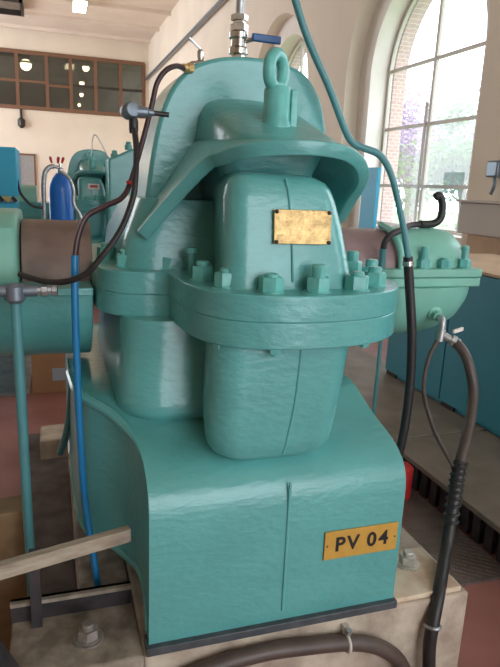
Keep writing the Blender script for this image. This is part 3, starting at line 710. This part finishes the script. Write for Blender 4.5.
# lower left clutter
tag(obj('timber_plank', B().obox((-.07, 1.535, .640), (1, .20, .045), (-.2, 1, 0), (0, 0, 1), .26, .014, .021), M_wood, bevel=.003), 'weathered timber plank propped against the left of the pump base', 'plank')
t = thing('steel_channel', (.03, 1.70, .33), 'dark iron channel lying on the concrete left of the base', 'channel')
obj('web', B().box((-.16, 1.70, .325), (.20, 1.712, .40)), M_iron, t)
obj('lip', B().box((-.16, 1.685, .388), (.20, 1.712, .40)), M_concL, t)
obj('end_post', B().box((-.10, 1.66, .325), (-.07, 1.72, .56)), M_iron, t)
tag(obj('timber_block', B().obox((-.24, 2.0, .28), (1, .1, .0), (0, 1, 0), (0, 0, 1), .13, .06, .28), mat('brown_timber', (.24, .15, .075), .8, var=.2, vscale=10), bevel=.006), 'tan timber block at the left edge behind the plank', 'block')
tag(obj('concrete_block', B().obox((-.03, 3.62, .07), (1, .1, 0), (0, 1, 0), (0, 0, 1), .085, .12, .07), M_conc, bevel=.01), 'pale broken concrete block left of the blue hose', 'block')
struct('floor_channel', B().box((-.20, 1.765, 0), (.04, 3.9, .02)), mat('oily_dirt', (.11, .085, .075), .8, var=.35, vscale=9, bump=.6, bscale=30))  # thin dark brown strip laid on the floor, mottled at random
tag(obj('black_cover', B().obox((-.125, 1.33, .44), (.42, .0, -.9), (0, 1, 0), (.9, 0, .42), .26, .05, .012), M_iron, bevel=.005), 'dark sheet metal strip leaning at the bottom left corner', 'cover')
t = thing('drain_pipe', (-.11, 1.88, 0), 'teal vertical drain pipe hanging from the tee at the left edge', 'pipe')
obj('pipe', B().cyl((-.105, 1.88, .0), (-.112, 1.88, 1.30), .0155), M_teal2, t)
obj('tee', B().lathe((-.112, 1.88, 1.285), (0, 0, 1), [(.018, 0), (.030, .012), (.030, .05), (.02, .06)], 14).cyl((-.19, 1.88, 1.322), (-.05, 1.88, 1.322), .018), M_gunmetal, t)
obj('nipple', B().lathe((-.05, 1.88, 1.322), (1, 0, 0), [(.012, 0), (.012, .01), (.018, .012), (.018, .028), (.012, .03), (.012, .04), (.018, .042), (.018, .056), (.01, .06)], 8), M_gal, t)
tag(obj('side_pipe', B().tube([(.055, 2.1, 1.02), (.05, 2.12, .95), (.03, 2.2, .75), (-.0, 2.3, .60)], .014), M_teal2), 'thin teal pipe behind the blue hose beside the base', 'pipe')

# cardboard box on the red floor
t = thing('cardboard_box', (.02, 5.1, 0), 'brown cardboard box with printed label on the red floor', 'box')
obj('carton', B().box((-.19, 4.75, 0), (.25, 5.3, .33)), M_card, t, bevel=.005)
obj('flap', B().obox((.03, 4.88, .335), (1, 0, 0), (0, 1, 0), (0, 0, 1), .22, .13, .004), M_card, t)
obj('flap', B().obox((.03, 5.16, .335), (1, 0, 0), (0, 1, 0), (0, 0, 1), .22, .13, .004), M_card, t)
obj('printed_label', B().box((-.04, 4.746, .10), (.20, 4.75, .2)), M_tape, t)
struct('floor_checker_far', B().box((-3, 4.72, 0), (-.215, 7.0, .012)), M_check)

# blue control cabinet, gas cylinder (left background)
t = thing('control_cabinet', (-.75, 6.0, 0), 'bright cyan control cabinet with hazard stripe at the left edge', 'cabinet')
obj('upper_box', B().box((-1.2, 5.9, 1.48), (-.285, 6.6, 1.90)), M_cyan, t, bevel=.01)
obj('lower_box', B().box((-1.2, 5.95, 0), (-.31, 6.6, 1.42)), M_cyan, t, bevel=.01)
for i in range(16):
    obj('hazard_stripe', B().obox((-.32-.055*i, 5.93, 1.45), (1, 0, .9), (0, 1, 0), (-.9, 0, 1), .016, .01, .026), M_yellow if i % 2 else M_black, t)
obj('red_mark', B().box((-.47, 5.94, 1.34), (-.37, 5.95, 1.37)), M_red, t)
t = thing('gas_cylinder', (.09, 6.2, 0), 'tall blue gas cylinder with red topped valve before the second pump', 'gas cylinder')
obj('body', B().lathe((.09, 6.2, .0), (0, 0, 1), [(.105, 0), (.112, .02), (.112, 1.50), (.105, 1.58), (.08, 1.65), (.045, 1.69), (.035, 1.70)], 28), M_cylblue, t)
obj('valve', B().lathe((.09, 6.2, 1.70), (0, 0, 1), [(.03, 0), (.03, .04), (.018, .05), (.018, .09)], 12).cyl((.09, 6.2, 1.75), (.02, 6.2, 1.76), .015), M_steel, t)
for k in range(5):
    a = 2*PI*k/5
    obj('red_tip', B().lathe((.055+.05*math.cos(a), 6.2+.05*math.sin(a), 1.79), (.3*math.cos(a), .3*math.sin(a), 1), [(.008, 0), (.014, .04), (.01, .06)], 8), M_red, t)
tag(obj('gas_hose', B().tube([(.03, 6.15, 1.76), (-.02, 6.12, 1.74), (-.06, 6.1, 1.65), (-.07, 6.1, 1.4), (-.07, 6.1, 1.1), (-.06, 6.1, .6)], .022), M_gal), 'grey hose looping down beside the blue gas cylinder', 'hose')
tag(obj('cylinder_strap_hose', B().tube([(.08, 6.06, 1.72), (.16, 6.05, 1.66), (.20, 6.05, 1.55), (.20, 6.05, 1.42), (.26, 6.05, 1.3), (.30, 6.05, 1.1), (.31, 6.05, .5), (.32, 6.05, .02)], .016), M_gal), 'thin grey hose draped over the right of the blue cylinder', 'hose')
tag(obj('black_loop_cable', B().tube([(-.29, 6.0, 1.62), (-.26, 5.95, 1.5), (-.17, 5.95, 1.40), (-.08, 6.0, 1.38)], .012), M_rubber), 'short black cable from the cyan cabinet to the gas hose', 'cable')

# ------------------------------------------------------------------ outside the windows
struct('ground_outside', B().box((5.6, -10, -.3), (60, 60, -.2)), M_grass)
def tree(x, y, h, r, m, n, lab, seed):
    rnd = random.Random(seed)
    t = thing('garden_tree', (x, y, -.2), lab, 'tree', 'trees outside the arched windows')
    b = B().tube([(x, y, -.2), (x+.1, y, h*.35), (x-.1, y+.1, h*.6)], lambda s: .16-.09*s, 8)
    for k in range(7):
        a = rnd.random()*6.28; b.tube([(x, y, h*(.3+.04*k)), (x+math.cos(a)*r*.4, y+math.sin(a)*r*.4, h*.55), (x+math.cos(a)*r*.75, y+math.sin(a)*r*.75, h*(.6+.1*rnd.random()))], .04, 6)
    obj('trunk', b, M_bark, t)
    cl = [(rnd.gauss(0, .45), rnd.gauss(0, .45), rnd.gauss(0, .35)) for _ in range(26)]
    vs = []; fs = []
    for k in range(n):
        c = rnd.choice(cl); s = .05+.06*rnd.random()
        p = Vector((x+c[0]*r+rnd.gauss(0, .17)*r, y+c[1]*r+rnd.gauss(0, .17)*r, h*.68+c[2]*r+rnd.gauss(0, .15)*r))
        u = Vector((rnd.gauss(0, 1), rnd.gauss(0, 1), rnd.gauss(0, 1))).normalized(); v = u.orthogonal().normalized()
        q = len(vs); vs += [p-u*s, p+v*s*.5, p+u*s, p-v*s*.5]; fs.append((q, q+1, q+2, q+3))
    f = obj('foliage', B().add(vs, fs), m, t, sharp=0); f['kind'] = 'stuff'
tree(10.6, 16.6, 4.6, 1.9, M_purple, 9000, 'jacaranda tree with purple blossom outside the large arched window', 1)
tree(9.0, 12.0, 3.5, 1.2, M_leaf, 5000, 'green leafy tree outside the large arched window', 2)
tree(13.5, 21.5, 5.0, 2.0, M_leaf, 4000, 'taller green tree behind the jacaranda outside the window', 3)
